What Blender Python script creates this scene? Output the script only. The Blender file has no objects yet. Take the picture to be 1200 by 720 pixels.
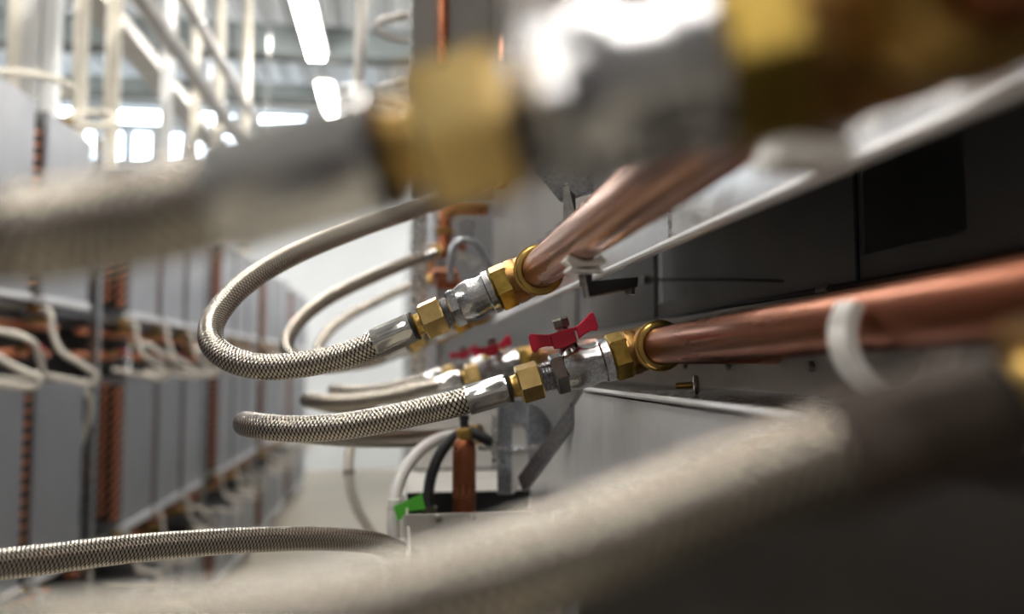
import bpy, math, random
from mathutils import Vector, Matrix

R = math.radians
V = Vector
random.seed(7)
scene = bpy.context.scene
col = scene.collection

# ------------------------------------------------------------------ camera
EYE = V((0.0, 0.0, 1.75))          # eye height above the floor
FPX = 1000.0                       # focal length in pixels of the 1200 px frame
YAW, PITCH = R(7.67), R(3.89)
cam_d = bpy.data.cameras.new('camera')
cam = bpy.data.objects.new('camera', cam_d)
col.objects.link(cam)
cam_d.sensor_width = 36.0
cam_d.lens = 36.0 * FPX / 1200.0
cam_d.clip_start = 0.004
cam_d.clip_end = 200
cam.location = EYE
CROT = Matrix.Rotation(-YAW, 3, 'Z') @ Matrix.Rotation(R(90) + PITCH, 3, 'X')
cam.rotation_euler = CROT.to_euler()
cam_d.dof.use_dof = True
cam_d.dof.focus_distance = 0.545
cam_d.dof.aperture_fstop = 4.0
cam_d.dof.aperture_blades = 0
scene.camera = cam

# ------------------------------------------------------------------ world, exposure
w = bpy.data.worlds.new('World')
scene.world = w
w.use_nodes = True
bg = w.node_tree.nodes['Background']
bg.inputs[0].default_value = (0.80, 0.90, 1.0, 1)
bg.inputs[1].default_value = 0.12
vs = scene.view_settings
vs.view_transform = 'Standard'
vs.look = 'None'
vs.gamma = 1.0
vs.use_curve_mapping = False
vs.exposure = 0.42
LAMP = 48.0                         # radiance of the ceiling tube lamps
LAMP_COL = (1.0, 0.955, 0.88)


def P(px, py, y):
    """pixel of the 1200x720 frame -> point at distance y along the aisle (eye at origin)"""
    d = CROT @ V(((px - 600) / FPX, -(py - 360) / FPX, -1.0))
    return d * (y / d.y)


# ------------------------------------------------------------------ materials
M = {}


def nodes_of(name):
    m = bpy.data.materials.new(name)
    m.use_nodes = True
    nt = m.node_tree
    return m, nt, nt.nodes['Principled BSDF']


def ramp(nt, fac, stops):
    r = nt.nodes.new('ShaderNodeValToRGB')
    e = r.color_ramp.elements
    while len(e) < len(stops):
        e.new(0.5)
    for i, (p, c) in enumerate(stops):
        e[i].position = p
        e[i].color = (*c, 1)
    nt.links.new(fac, r.inputs[0])
    return r.outputs[0]


def mat(name, c1, c2=None, metal=0.0, rough=0.5, scale=40.0, detail=4.0, bump=0.0, bscale=None,
        rvar=0.0, spec=None, emis=None, estr=0.0, stretch=None):
    m, nt, b = nodes_of(name)
    b.inputs['Metallic'].default_value = metal
    b.inputs['Roughness'].default_value = rough
    b.inputs['Base Color'].default_value = (*c1, 1)
    if spec is not None:
        b.inputs['Specular IOR Level'].default_value = spec
    if emis:
        b.inputs['Emission Color'].default_value = (*emis, 1)
        b.inputs['Emission Strength'].default_value = estr
    if c2 or bump or rvar:
        tc = nt.nodes.new('ShaderNodeTexCoord')
        src = tc.outputs['Object']
        if stretch:
            mp = nt.nodes.new('ShaderNodeMapping')
            mp.inputs['Scale'].default_value = stretch
            nt.links.new(src, mp.inputs['Vector'])
            src = mp.outputs[0]
        n = nt.nodes.new('ShaderNodeTexNoise')
        n.inputs['Scale'].default_value = scale
        n.inputs['Detail'].default_value = detail
        nt.links.new(src, n.inputs['Vector'])
        if c2:
            nt.links.new(ramp(nt, n.outputs[0], [(0.35, c1), (0.65, c2)]), b.inputs['Base Color'])
        if rvar:
            mr = nt.nodes.new('ShaderNodeMapRange')
            mr.inputs['From Min'].default_value = 0.3
            mr.inputs['From Max'].default_value = 0.7
            mr.inputs['To Min'].default_value = max(0.03, rough - rvar)
            mr.inputs['To Max'].default_value = rough + rvar
            nt.links.new(n.outputs[0], mr.inputs['Value'])
            nt.links.new(mr.outputs[0], b.inputs['Roughness'])
        if bump:
            n2 = nt.nodes.new('ShaderNodeTexNoise')
            n2.inputs['Scale'].default_value = bscale or scale
            n2.inputs['Detail'].default_value = 5
            nt.links.new(src, n2.inputs['Vector'])
            bp = nt.nodes.new('ShaderNodeBump')
            bp.inputs['Strength'].default_value = 0.6
            bp.inputs['Distance'].default_value = bump
            nt.links.new(n2.outputs[0], bp.inputs['Height'])
            nt.links.new(bp.outputs[0], b.inputs['Normal'])
    M[name] = m
    return m


def galvanised(name, c1, c2, rough, scale):
    m, nt, b = nodes_of(name)
    b.inputs['Metallic'].default_value = 1.0
    tc = nt.nodes.new('ShaderNodeTexCoord')
    vo = nt.nodes.new('ShaderNodeTexVoronoi')
    vo.inputs['Scale'].default_value = scale
    nt.links.new(tc.outputs['Object'], vo.inputs['Vector'])
    sp = nt.nodes.new('ShaderNodeSeparateColor')
    nt.links.new(vo.outputs['Color'], sp.inputs[0])
    nt.links.new(ramp(nt, sp.outputs[0], [(0.0, c1), (1.0, c2)]), b.inputs['Base Color'])
    mr = nt.nodes.new('ShaderNodeMapRange')
    mr.inputs['To Min'].default_value = rough * 0.8
    mr.inputs['To Max'].default_value = rough * 1.25
    nt.links.new(sp.outputs[1], mr.inputs['Value'])
    nt.links.new(mr.outputs[0], b.inputs['Roughness'])
    M[name] = m


def braid(name, bands, per_m, rough, c_wire, c_gap, metal=1.0):
    """plain-weave stainless wire braid from the sleeve's own UV (u in metres, v around)"""
    m, nt, b = nodes_of(name)
    L = nt.links.new

    def mt(op, a, bb=None):
        n = nt.nodes.new('ShaderNodeMath')
        n.operation = op
        for i, x in enumerate((a, bb)):
            if x is None:
                continue
            if isinstance(x, (int, float)):
                n.inputs[i].default_value = x
            else:
                L(x, n.inputs[i])
        return n.outputs[0]
    uv = nt.nodes.new('ShaderNodeUVMap')
    uv.uv_map = 'UVMap'
    s = nt.nodes.new('ShaderNodeSeparateXYZ')
    L(uv.outputs[0], s.inputs[0])
    un = mt('MULTIPLY', s.outputs[0], per_m)
    vn = mt('MULTIPLY', s.outputs[1], bands)
    a = mt('ADD', mt('ADD', vn, un), 1000.0)
    c = mt('ADD', mt('SUBTRACT', vn, un), 1000.0)
    fa, fc = mt('FRACT', a), mt('FRACT', c)
    par = mt('MODULO', mt('ADD', mt('FLOOR', a), mt('FLOOR', c)), 2.0)
    inv = mt('SUBTRACT', 1.0, par)

    def strand(across, along):
        prof = mt('POWER', mt('SINE', mt('MULTIPLY', across, math.pi)), 0.5)
        crown = mt('POWER', mt('SINE', mt('MULTIPLY', along, math.pi)), 0.6)
        wires = mt('MULTIPLY', mt('SINE', mt('MULTIPLY', across, 2 * math.pi * 5)), 0.10)
        return mt('ADD', mt('MULTIPLY', prof, crown), wires)
    h = mt('ADD', mt('MULTIPLY', strand(fa, fc), par), mt('MULTIPLY', strand(fc, fa), inv))
    L(ramp(nt, h, [(0.37, c_gap), (0.63, c_wire)]), b.inputs['Base Color'])
    b.inputs['Metallic'].default_value = metal
    b.inputs['Roughness'].default_value = rough
    bp = nt.nodes.new('ShaderNodeBump')
    bp.inputs['Strength'].default_value = 0.5
    bp.inputs['Distance'].default_value = 0.0005
    L(h, bp.inputs['Height'])
    L(bp.outputs[0], b.inputs['Normal'])
    M[name] = m


braid('braid', 11, 370.0, 0.20, (0.68, 0.62, 0.54), (0.012, 0.011, 0.010))
mat('braid_far', (0.74, 0.70, 0.62), (0.60, 0.56, 0.50), metal=0.45, rough=0.5, scale=300)
mat('copper', (0.68, 0.36, 0.24), (0.52, 0.22, 0.13), metal=1, rough=0.24, scale=26, rvar=0.08, stretch=(1, .25, 1))
mat('copper_shaded', (0.26, 0.10, 0.05), (0.18, 0.07, 0.04), metal=1, rough=0.38, scale=34)  # near pipes' copper darkened, standing for the dark they reflect
mat('copper_dark', (0.40, 0.145, 0.075), (0.28, 0.095, 0.05), metal=1, rough=0.30, scale=34, rvar=0.08, stretch=(1, .3, 1))
mat('copper_bend', (0.80, 0.30, 0.15), (0.55, 0.19, 0.09), metal=0.4, rough=0.45, scale=60)
mat('brass', (0.60, 0.40, 0.13), (0.42, 0.27, 0.08), metal=1, rough=0.30, scale=90, bump=0.0002, bscale=400)
mat('brass_nut', (0.62, 0.45, 0.19), (0.50, 0.34, 0.13), metal=1, rough=0.27, scale=120, bump=0.0001, bscale=500)
mat('bronze', (0.44, 0.25, 0.09), (0.26, 0.14, 0.05), metal=1, rough=0.36, scale=150, bump=0.0004, bscale=420)
mat('brass_tarnish', (0.26, 0.18, 0.04), (0.40, 0.27, 0.07), metal=1, rough=0.34, scale=190, bump=0.0003, bscale=420)
mat('nickel', (0.56, 0.56, 0.57), (0.38, 0.38, 0.40), metal=1, rough=0.18, scale=520, bump=0.00018, bscale=1100, rvar=0.06)
mat('chrome_ferrule', (0.60, 0.59, 0.58), metal=1, rough=0.16, bump=0.00005, bscale=200)
mat('red_paint', (0.62, 0.015, 0.055), (0.50, 0.01, 0.04), rough=0.32, scale=60)
mat('black_rubber', (0.014, 0.014, 0.015), rough=0.55)
mat('black_paint', (0.018, 0.018, 0.02), rough=0.4)
mat('ferrule_shaded', (0.085, 0.062, 0.048), (0.07, 0.05, 0.04), rough=0.5, scale=50)  # near ferrule's metal painted dark brown for its dark reflections
mat('white_plastic', (0.82, 0.81, 0.78), rough=0.4)
mat('grey_hose', (0.66, 0.65, 0.64), rough=0.45)
mat('green_label', (0.10, 0.52, 0.05), rough=0.5)
galvanised('galvanised', (0.60, 0.61, 0.62), (0.74, 0.75, 0.76), 0.24, 260)
galvanised('galvanised_dark', (0.26, 0.28, 0.31), (0.40, 0.42, 0.45), 0.34, 420)
galvanised('sheet_bright', (0.80, 0.80, 0.80), (0.86, 0.86, 0.86), 0.16, 60)
mat('satin_sheet', (0.70, 0.71, 0.72), (0.62, 0.63, 0.65), metal=0.4, rough=0.30, scale=30)
mat('plate_mirror', (0.42, 0.40, 0.38), (0.36, 0.345, 0.33), metal=1, rough=0.22, scale=10)
mat('recess_shade', (0.045, 0.037, 0.032), (0.035, 0.03, 0.027), rough=0.45, scale=9)  # shade in the open recess put into the colour
mat('panel_taupe', (0.27, 0.255, 0.235), (0.24, 0.225, 0.21), metal=0.5, rough=0.45, scale=8)
mat('panel_back', (0.20, 0.19, 0.18), (0.16, 0.155, 0.15), metal=0.3, rough=0.5, scale=9)
mat('panel_beam', (0.34, 0.32, 0.29), (0.28, 0.265, 0.24), metal=0.4, rough=0.42, scale=12)
mat('screw_steel', (0.30, 0.28, 0.25), metal=1, rough=0.35)
mat('unit_panel', (0.34, 0.355, 0.39), (0.31, 0.325, 0.36), metal=0.25, rough=0.42, scale=4, rvar=0.06)
mat('unit_body', (0.22, 0.22, 0.23), (0.16, 0.16, 0.17), metal=0.3, rough=0.5, scale=6)
mat('unit_lip', (0.80, 0.81, 0.84), metal=0.3, rough=0.35)
mat('fin_dark', (0.035, 0.028, 0.025), rough=0.7)
mat('cream_pipe', (0.80, 0.75, 0.64), (0.72, 0.67, 0.57), rough=0.45, scale=20)
mat('white_duct', (0.82, 0.83, 0.84), rough=0.4)
mat('tray_grey', (0.50, 0.48, 0.45), (0.42, 0.40, 0.38), metal=0.4, rough=0.4, scale=5)
mat('floor_resin', (0.46, 0.42, 0.34), (0.43, 0.39, 0.32), rough=0.35, scale=1.5)
mat('wall_paint', (0.78, 0.82, 0.86), (0.74, 0.78, 0.82), rough=0.7, scale=1.2)
mat('wall_grey', (0.22, 0.215, 0.21), (0.19, 0.185, 0.18), rough=0.7, scale=1.2)
mat('deck_sheet', (0.62, 0.64, 0.66), (0.56, 0.58, 0.60), metal=0.2, rough=0.5, scale=1.5)
mat('beam_steel', (0.30, 0.34, 0.35), (0.26, 0.30, 0.31), metal=0.2, rough=0.5, scale=3)
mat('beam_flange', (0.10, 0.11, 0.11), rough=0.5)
mat('window_light', (0.9, 0.95, 1.0), rough=0.3, emis=(0.80, 0.92, 1.0), estr=7.0)
mat('lamp_tube', (1, 1, 1), rough=0.4, emis=LAMP_COL, estr=LAMP)
mat('lamp_housing', (0.80, 0.80, 0.80), rough=0.4)
mat('window_frame', (0.25, 0.27, 0.30), rough=0.5)
mat('board_white', (0.74, 0.73, 0.70), (0.66, 0.65, 0.63), metal=0.2, rough=0.4, scale=25)


# ------------------------------------------------------------------ mesh builder
def catmull(pts, sub):
    pts = [V(p) for p in pts]
    out = []
    n = len(pts)
    for i in range(n - 1):
        p1, p2 = pts[i], pts[i + 1]
        p0 = pts[i - 1] if i else p1 * 2 - p2
        p3 = pts[i + 2] if i + 2 < n else p2 * 2 - p1
        d = (p2 - p1).length
        m1 = (p2 - p0) * (d / max(1e-9, (p1 - p0).length + d))
        m2 = (p3 - p1) * (d / max(1e-9, (p3 - p2).length + d))
        for k in range(sub):
            t = k / sub
            t2, t3 = t * t, t * t * t
            out.append(p1 * (2 * t3 - 3 * t2 + 1) + m1 * (t3 - 2 * t2 + t) + p2 * (-2 * t3 + 3 * t2) + m2 * (t3 - t2))
    out.append(pts[-1])
    return out


def frame_of(d, up=V((0, 0, 1))):
    d = d.normalized()
    if abs(d.dot(up)) > 0.97:
        up = V((0, 1, 0))
    s = d.cross(up).normalized()
    return d, s, s.cross(d).normalized()


class MB:
    def __init__(self):
        self.v, self.f, self.uv = [], [], []

    def face(self, idx, uvs=None):
        self.f.append(idx)
        self.uv.append(uvs or [(0, 0)] * len(idx))

    def box(self, a, b):
        (x0, y0, z0), (x1, y1, z1) = [[f(p, q) for p, q in zip(a, b)] for f in (min, max)]
        return self.hexa([(x0, y0, z0), (x1, y0, z0), (x1, y1, z0), (x0, y1, z0),
                          (x0, y0, z1), (x1, y0, z1), (x1, y1, z1), (x0, y1, z1)])

    def hexa(self, c):
        o = len(self.v)
        self.v += [V(p) for p in c]
        for q in ((3, 2, 1, 0), (4, 5, 6, 7), (0, 1, 5, 4), (1, 2, 6, 5), (2, 3, 7, 6), (3, 0, 4, 7)):
            self.face([o + i for i in q])
        return self

    def bar(self, p, q, wd, ht, up=V((0, 0, 1))):
        p, q = V(p), V(q)
        d, s, u = frame_of(q - p, up)
        c = []
        for e in (p, q):
            c += [e + s * (a * wd / 2) + u * (b * ht / 2) for a, b in ((-1, -1), (1, -1), (1, 1), (-1, 1))]
        return self.hexa(c)

    def prism(self, poly, d):
        """polygon (list of 3D points) extruded by vector d"""
        o, n = len(self.v), len(poly)
        d = V(d)
        self.v += [V(p) for p in poly] + [V(p) + d for p in poly]
        self.face([o + i for i in reversed(range(n))])
        self.face([o + n + i for i in range(n)])
        for i in range(n):
            j = (i + 1) % n
            self.face([o + i, o + j, o + n + j, o + n + i])
        return self

    def tube(self, path, r, n=16, caps=True):
        path = [V(p) for p in path]
        rr = r if isinstance(r, (list, tuple)) else [r] * len(path)
        o = len(self.v)
        t0 = (path[1] - path[0]).normalized()
        _, s, u = frame_of(t0)
        ln, lens = 0.0, []
        prev = t0
        for i, p in enumerate(path):
            a, b = path[max(0, i - 1)], path[min(len(path) - 1, i + 1)]
            t = (b - a).normalized()
            ax = prev.cross(t)
            if ax.length > 1e-8:
                rot = Matrix.Rotation(math.asin(min(1, ax.length)), 3, ax.normalized())
                s, u = rot @ s, rot @ u
            prev = t
            if i:
                ln += (p - path[i - 1]).length
            lens.append(ln)
            for j in range(n):
                w_ = 2 * math.pi * j / n
                self.v.append(p + (s * math.cos(w_) + u * math.sin(w_)) * rr[i])
        for i in range(len(path) - 1):
            for j in range(n):
                k = (j + 1) % n
                self.face([o + i * n + j, o + i * n + k, o + (i + 1) * n + k, o + (i + 1) * n + j],
                          [(lens[i], j / n), (lens[i], (j + 1) / n), (lens[i + 1], (j + 1) / n), (lens[i + 1], j / n)])
        if caps:
            self.face([o + j for j in reversed(range(n))])
            e = o + (len(path) - 1) * n
            self.face([e + j for j in range(n)])
        return self

    def lathe(self, org, axis, prof, n=28, phase=0.0, up=V((0, 0, 1)), cap0=True, cap1=True):
        """prof: list of (t along the axis, radius)"""
        d, s, u = frame_of(V(axis), up)
        org = V(org)
        o = len(self.v)
        for t, r in prof:
            for j in range(n):
                w_ = 2 * math.pi * j / n + phase
                self.v.append(org + d * t + (s * math.cos(w_) + u * math.sin(w_)) * r)
        m = len(prof)
        for i in range(m - 1):
            for j in range(n):
                k = (j + 1) % n
                self.face([o + i * n + j, o + i * n + k, o + (i + 1) * n + k, o + (i + 1) * n + j])
        if cap0:
            self.face([o + j for j in reversed(range(n))])
        if cap1:
            self.face([o + (m - 1) * n + j for j in range(n)])
        return self

    def hex(self, org, axis, t0, t1, r, phase=0.0, ch=0.0012):
        """hexagon nut between t0 and t1: across-corner radius r, chamfered ends"""
        return self.lathe(org, axis, [(t0, r * 0.90), (t0 + ch, r), (t1 - ch, r), (t1, r * 0.90)], 6, phase)

    def build(self, name, material, parent=None, origin=None, smooth=35, bevel=0.0):
        """vertices are relative to the eye; origin (also relative to it) becomes the object's own origin"""
        me = bpy.data.meshes.new(name)
        if parent is not None:
            org = V(parent['_o'])
            if parent.parent is not None:
                pass
        else:
            org = V(origin) if origin is not None else V((0, 0, 0))
        me.from_pydata([tuple(p - org) for p in self.v], [], self.f)
        uvl = me.uv_layers.new(name='UVMap')
        flat = [c for uvs in self.uv for q in uvs for c in q]
        uvl.data.foreach_set('uv', flat)
        me.validate()
        import bmesh
        bm = bmesh.new()
        bm.from_mesh(me)
        bmesh.ops.recalc_face_normals(bm, faces=bm.faces)
        bm.to_mesh(me)
        bm.free()
        if smooth:
            me.shade_smooth()
            me.set_sharp_from_angle(angle=R(smooth))
        me.materials.append(M[material])
        ob = bpy.data.objects.new(name, me)
        col.objects.link(ob)
        ob['_o'] = list(org)
        if parent is not None:
            ob.parent = parent
        else:
            ob.location = EYE + org
        if bevel:
            md = ob.modifiers.new('bevel', 'BEVEL')
            md.width = bevel
            md.segments = 2
            md.limit_method = 'ANGLE'
            md.angle_limit = R(40)
        return ob


def tag(o, label, cat=None, group=None, kind=None):
    if label:
        o['label'] = label
    if cat:
        o['category'] = cat
    if group:
        o['group'] = group
    if kind:
        o['kind'] = kind
    return o


def thing(name, org, label, cat, group=None, kind=None):
    e = bpy.data.objects.new(name, None)
    col.objects.link(e)
    e.empty_display_size = 0.02
    e.location = EYE + V(org)
    e['_o'] = list(org)
    return tag(e, label, cat, group, kind)


def struct(name, mb, m, smooth=0, parent=None):
    o = mb.build(name, m, parent, (0, 0, 0), smooth)
    if parent is None:
        o['kind'] = 'structure'
    return o


def dup(root, off, label=None, group=None):
    def cp(o, par):
        c = o.copy()
        col.objects.link(c)
        c.parent = par
        for ch in list(o.children):
            cp(ch, c)
        return c
    kids_before = root
    r = cp(kids_before, None)
    r.location = root.location + V(off)
    if label:
        r['label'] = label
    if group:
        r['group'] = group
    return r


FLOOR = -EYE.z
# ================================================================== the hall
struct('floor', MB().box((-16, -14, FLOOR - 0.1), (9, 15.2, FLOOR)), 'floor_resin')
# far wall with window openings
WY = 14.7
CEIL = 4.5
wins = []
for x in (-8.4, -7.2, -6.0, -4.8, -3.6, -2.4, -1.2, 0.0, 1.2):
    wins.append((x, x + 0.86, 4.02, 4.30))
for x in (-7.5, -6.6, -5.9, -5.35, -4.9, -4.45, -3.95, -3.45, -3.0):
    wins.append((x, x + 0.36, 3.35, 3.92))
wall = MB()
xs = [-16, 9]
rows = [(FLOOR, 3.35, []), (3.35, 3.92, [q for q in wins if q[2] == 3.35]), (3.92, 4.02, []),
        (4.02, 4.30, [q for q in wins if q[2] == 4.02]), (4.30, CEIL, [])]
for z0, z1, ws in rows:
    x = -16
    for q in ws:
        wall.box((x, WY, z0), (q[0], WY + 0.3, z1))
        x = q[1]
    wall.box((x, WY, z0), (9, WY + 0.3, z1))
struct('wall_far', wall, 'wall_paint')
struct('wall_back_added', MB().box((-16, -4.6, FLOOR), (9, -4.3, CEIL)), 'wall_grey')  # unseen dark wall, added so the near metal reflects less light
for i, q in enumerate(wins):
    f = MB()
    f.box((q[0], WY + .10, q[2]), (q[0] + .05, WY + .18, q[3])).box((q[1] - .05, WY + .10, q[2]), (q[1], WY + .18, q[3]))
    f.box((q[0] + .05, WY + .10, q[2]), (q[1] - .05, WY + .18, q[2] + .04)).box((q[0] + .05, WY + .10, q[3] - .04), (q[1] - .05, WY + .18, q[3]))
    wo = struct('window_%d' % (i + 1), f, 'window_frame')
    MB().box((q[0] + .05, WY + .13, q[2] + .04), (q[1] - .05, WY + .15, q[3] - .04)).build('pane', 'window_light', wo, smooth=0)
# trapezoidal steel deck ceiling, ribs running along the aisle
deck = MB()
x, prof = -16.0, []
while x < 9:
    prof += [(x, CEIL), (x + .10, CEIL), (x + .14, CEIL + .10), (x + .26, CEIL + .10)]
    x += .30
prof.append((x, CEIL))
o = len(deck.v)
for px_, z in prof:
    deck.v += [V((px_, -14, z)), V((px_, 15.2, z))]
for i in range(len(prof) - 1):
    deck.face([o + 2 * i, o + 2 * i + 1, o + 2 * i + 3, o + 2 * i + 2])
struct('ceiling', deck, 'deck_sheet')
for i, (y, z, h) in enumerate(((9.6, 3.42, .34), (4.0, 3.9, .5), (11.9, 3.62, .22), (-3.0, 3.9, .5))):
    t = thing('roof_beam', (-3, y, z), 'grey steel beam spanning the hall under the roof deck', 'beam', 'steel roof beams')
    MB().box((-16, y - .012, z + .02), (9, y + .012, z + h)).build('web', 'beam_steel', t, smooth=0)
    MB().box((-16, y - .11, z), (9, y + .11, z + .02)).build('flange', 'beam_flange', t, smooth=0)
    MB().box((-16, y - .11, z + h), (9, y + .11, z + h + .02)).build('flange', 'beam_steel', t, smooth=0)
# strip lamps under the deck in rows along the aisle
for rx in (-0.9, -2.9, -4.9, 1.1, 3.2, 6.6):  # last row added to brighten the units across the aisle
    for y in (-3.0, -0.4, 2.2, 4.9, 7.65, 10.3):
        if (rx in (-2.9, 1.1) and y < 9):  # two rows added at the far end to brighten its floor and wall
            continue
        t = thing('strip_lamp', (rx, y + .85, 3.34), 'long lit strip lamp hanging under the roof deck', 'ceiling lamp', 'strip lamps under the roof')
        MB().box((rx - .075, y, 3.34), (rx + .075, y + 1.7, 3.40)).build('diffuser', 'lamp_tube', t, smooth=0)
        MB().box((rx - .10, y - .04, 3.40), (rx + .10, y + 1.74, 3.47)).build('housing', 'lamp_housing', t, smooth=0)
        for yy in (y + .25, y + 1.45):
            MB().tube([(rx, yy, 3.47), (rx, yy, CEIL + .1)], .006, 6).build('hanger', 'galvanised', t)

# ================================================================== rack row across the aisle
RX = -1.30                       # face of the row
LEVELS = {'upper': (0.23, 0.95), 'lower': (-0.80, -0.07), 'bottom': (-1.62, -1.13)}
POSTS = [-2.72, -0.51, 1.70, 3.91, 6.12, 8.33, 10.54]
UST, PITCHY, UW = 0.49, 0.58, 0.455


def make_unit(lv, y):
    z0, z1 = LEVELS[lv]
    t = thing('cooling_unit', (RX, y, z0), '', 'cooling unit')
    MB().box((RX - .50, y, z0), (RX - .012, y + UW, z1)).build('body', 'unit_body', t, smooth=0)
    MB().box((RX - .012, y - .004, z0 + .03), (RX, y + UW + .004, z1)).build('front_panel', 'unit_panel', t, smooth=0, bevel=.003)
    MB().box((RX - .03, y - .004, z0), (RX + .012, y + UW + .004, z0 + .03)).build('bottom_lip', 'unit_lip', t, smooth=0)
    MB().box((RX - .46, y - .012, z0 + .04), (RX - .03, y - .001, z1 - .03)).build('coil_plate', 'fin_dark', t, smooth=0)
    b = MB()
    rows_ = int((z1 - z0 - .08) / .046)
    for cx in (RX - .04, RX - .10, RX - .16):
        for i in range(rows_):
            zc = z0 + .07 + i * .046 + (.023 if int(round((RX - cx - .04) / .06)) % 2 else 0)
            pts = []
            for k in range(7):
                a = math.pi * k / 6
                pts.append(V((cx + .012 * math.cos(a), y - .010 - .034 * math.sin(a) ** .7, zc + .012 * math.cos(a))))
            b.tube(pts, .0075, 6, caps=False)
    tag(b.build('copper_bends', 'copper_bend', t), 'copper return bends of the coil', kind='stuff')
    return t


UL = {'upper': 'grey cooling unit in the top tier across the aisle',
      'lower': 'grey cooling unit in the middle tier across the aisle',
      'bottom': 'grey cooling unit in the lowest tier across the aisle'}
unit_y, unit_k = [], []
UK = ('first past a post', 'midway between posts', 'last before a post')
for i, p in enumerate(POSTS):
    for k in range(3):
        y = p + UST + k * PITCHY
        if y > -2.4:
            unit_y.append(y)
            unit_k.append(k)
for lv in LEVELS:
    proto = None
    for y, k in zip(unit_y, unit_k):
        lab = UL[lv] + ', ' + UK[k]
        grp = lv + ' tier cooling units, ' + UK[k]
        if proto is None:
            proto = make_unit(lv, y)
            tag(proto, lab, None, grp)
            y0 = y
        else:
            dup(proto, (0, y - y0, 0), lab, grp)

for i, p in enumerate(POSTS):
    t = thing('rack_frame', (RX, p, FLOOR), 'galvanised rack frame carrying the cooling units across the aisle', 'rack frame', 'rack frames across the aisle')
    MB().box((RX - .055, p + .08, FLOOR), (RX - .015, p + .12, 1.02)).build('post', 'galvanised', t, smooth=0)
    MB().box((RX - .60, p + .08, FLOOR), (RX - .56, p + .12, 1.02)).build('post', 'galvanised', t, smooth=0)
    MB().box((RX - .53, p + .10, FLOOR + .03), (RX - .525, p + 2.24, 1.02)).build('back_sheet', 'fin_dark', t, smooth=0)
    for zz in (.205, -.83, -1.65):
        for xx in (RX - .10, RX - .50):
            MB().box((xx - .02, p + .12, zz), (xx + .02, p + 2.29, zz + .022)).build('shelf_rail', 'galvanised_dark', t, smooth=0)
# copper headers in the gaps between tiers
for i, p in enumerate(POSTS):
    for (zc, xc, nm) in ((.155, -.14, 'upper'), (.045, -.17, 'upper'), (-.94, -.14, 'lower')):
        t = thing('copper_header', (RX + xc, p + .2, zc), 'copper header pipe running between the tiers across the aisle', 'pipe', 'copper headers across the aisle')
        MB().tube([(RX + xc, p + .2, zc), (RX + xc, p + 2.15, zc)], .017, 10).build('tube', 'copper_bend', t)
        for k in range(3):
            yy = p + UST + k * PITCHY + .16
            MB().tube([(RX + xc, yy, zc), (RX + xc + .05, yy, zc + .02), (RX + xc + .10, yy + .02, zc + .015)], .014, 8).build('brass_branch', 'brass', t)
            MB().hex((RX + xc, yy, zc), (0, 1, 0), -.03, .03, .024).build('tee', 'copper_bend', t)
# braided hoses looping out of the gaps
def far_hose(y, z, k, label, group):
    t = thing('braided_hose', (RX, y, z), label, 'hose', group)
    j = [random.uniform(-.02, .02) for _ in range(6)]
    if k == 0:     # drops from the upper header, swings into the aisle and back
        pts = [(RX - .04, y + .02, z + .16), (RX + .015, y + .02, z + .15), (RX + .03, y + .02, z + .07), (RX + .06, y + .03, z),
               (RX + .12 + j[0], y + .06, z - .05), (RX + .175 + j[1], y + .09, z - .095), (RX + .155 + j[1], y + .085, z - .12),
               (RX + .06, y + .03, z - .10), (RX, y - .02, z - .085), (RX - .06, y - .05, z - .07)]
    else:
        pts = [(RX - .05, y + .22, z + .06), (RX + .01, y + .24, z + .06), (RX + .07 + j[2], y + .27, z + .03), (RX + .12 + j[3], y + .31, z - .03),
               (RX + .12 + j[3], y + .33, z - .075), (RX + .05, y + .34, z - .10), (RX - .04, y + .33, z - .095)]
    MB().tube(catmull(pts, 6), .0110, 10).build('sleeve', 'braid_far', t)
    MB().lathe(pts[0], V(pts[1]) - V(pts[0]), [(-.02, .015), (.028, .015)], 8).build('ferrule', 'brass', t)
    return t


for iu, y in enumerate(unit_y):
    if y < 2:
        continue
    for (z, lab, grp) in ((.05, 'pale braided hose looping out under the top tier across the aisle', 'hoses under the top tier'),
                          (-.975, 'pale braided hose looping out under the middle tier across the aisle', 'hoses under the middle tier')):
        far_hose(y, z, 0, lab, grp)
        if iu % 2:
            far_hose(y, z, 1, lab.replace('looping', 'arching short'), grp + ' arching short')
    # red handled valves in the gap
    t = thing('ball_valve', (RX - .05, y + .1, .05), 'small ball valve with red handle in the gap across the aisle', 'valve', 'valves across the aisle')
    MB().lathe((RX - .06, y + .12, .035), (1, 0, 0), [(-.03, .012), (-.015, .018), (.015, .018), (.03, .012)], 10).build('body', 'nickel', t)
    MB().box((RX - .075, y + .08, .062), (RX - .05, y + .16, .074)).build('handle', 'red_paint', t)
    MB().tube([(RX - .062, y + .12, .04), (RX - .062, y + .12, .064)], .005, 6).build('stem', 'nickel', t)
# hose hanging in the open bay beside the post
t = thing('braided_hose', (RX - .05, 3.865, -.3), 'pale braided hose hanging down the open bay beside the post', 'hose')
MB().tube(catmull([(RX - .1, 3.865, -.10), (RX - .02, 3.865, -.11), (RX + .0, 3.885, -.17), (RX - .02, 3.895, -.28), (RX - .05, 3.885, -.38), (RX - .06, 3.865, -.46)], 6), .0125, 10).build('sleeve', 'braid_far', t)
MB().lathe((RX - .06, 3.865, -.46), (0, 0, -1), [(0, .016), (.05, .016)], 8).build('ferrule', 'copper_bend', t)

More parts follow.
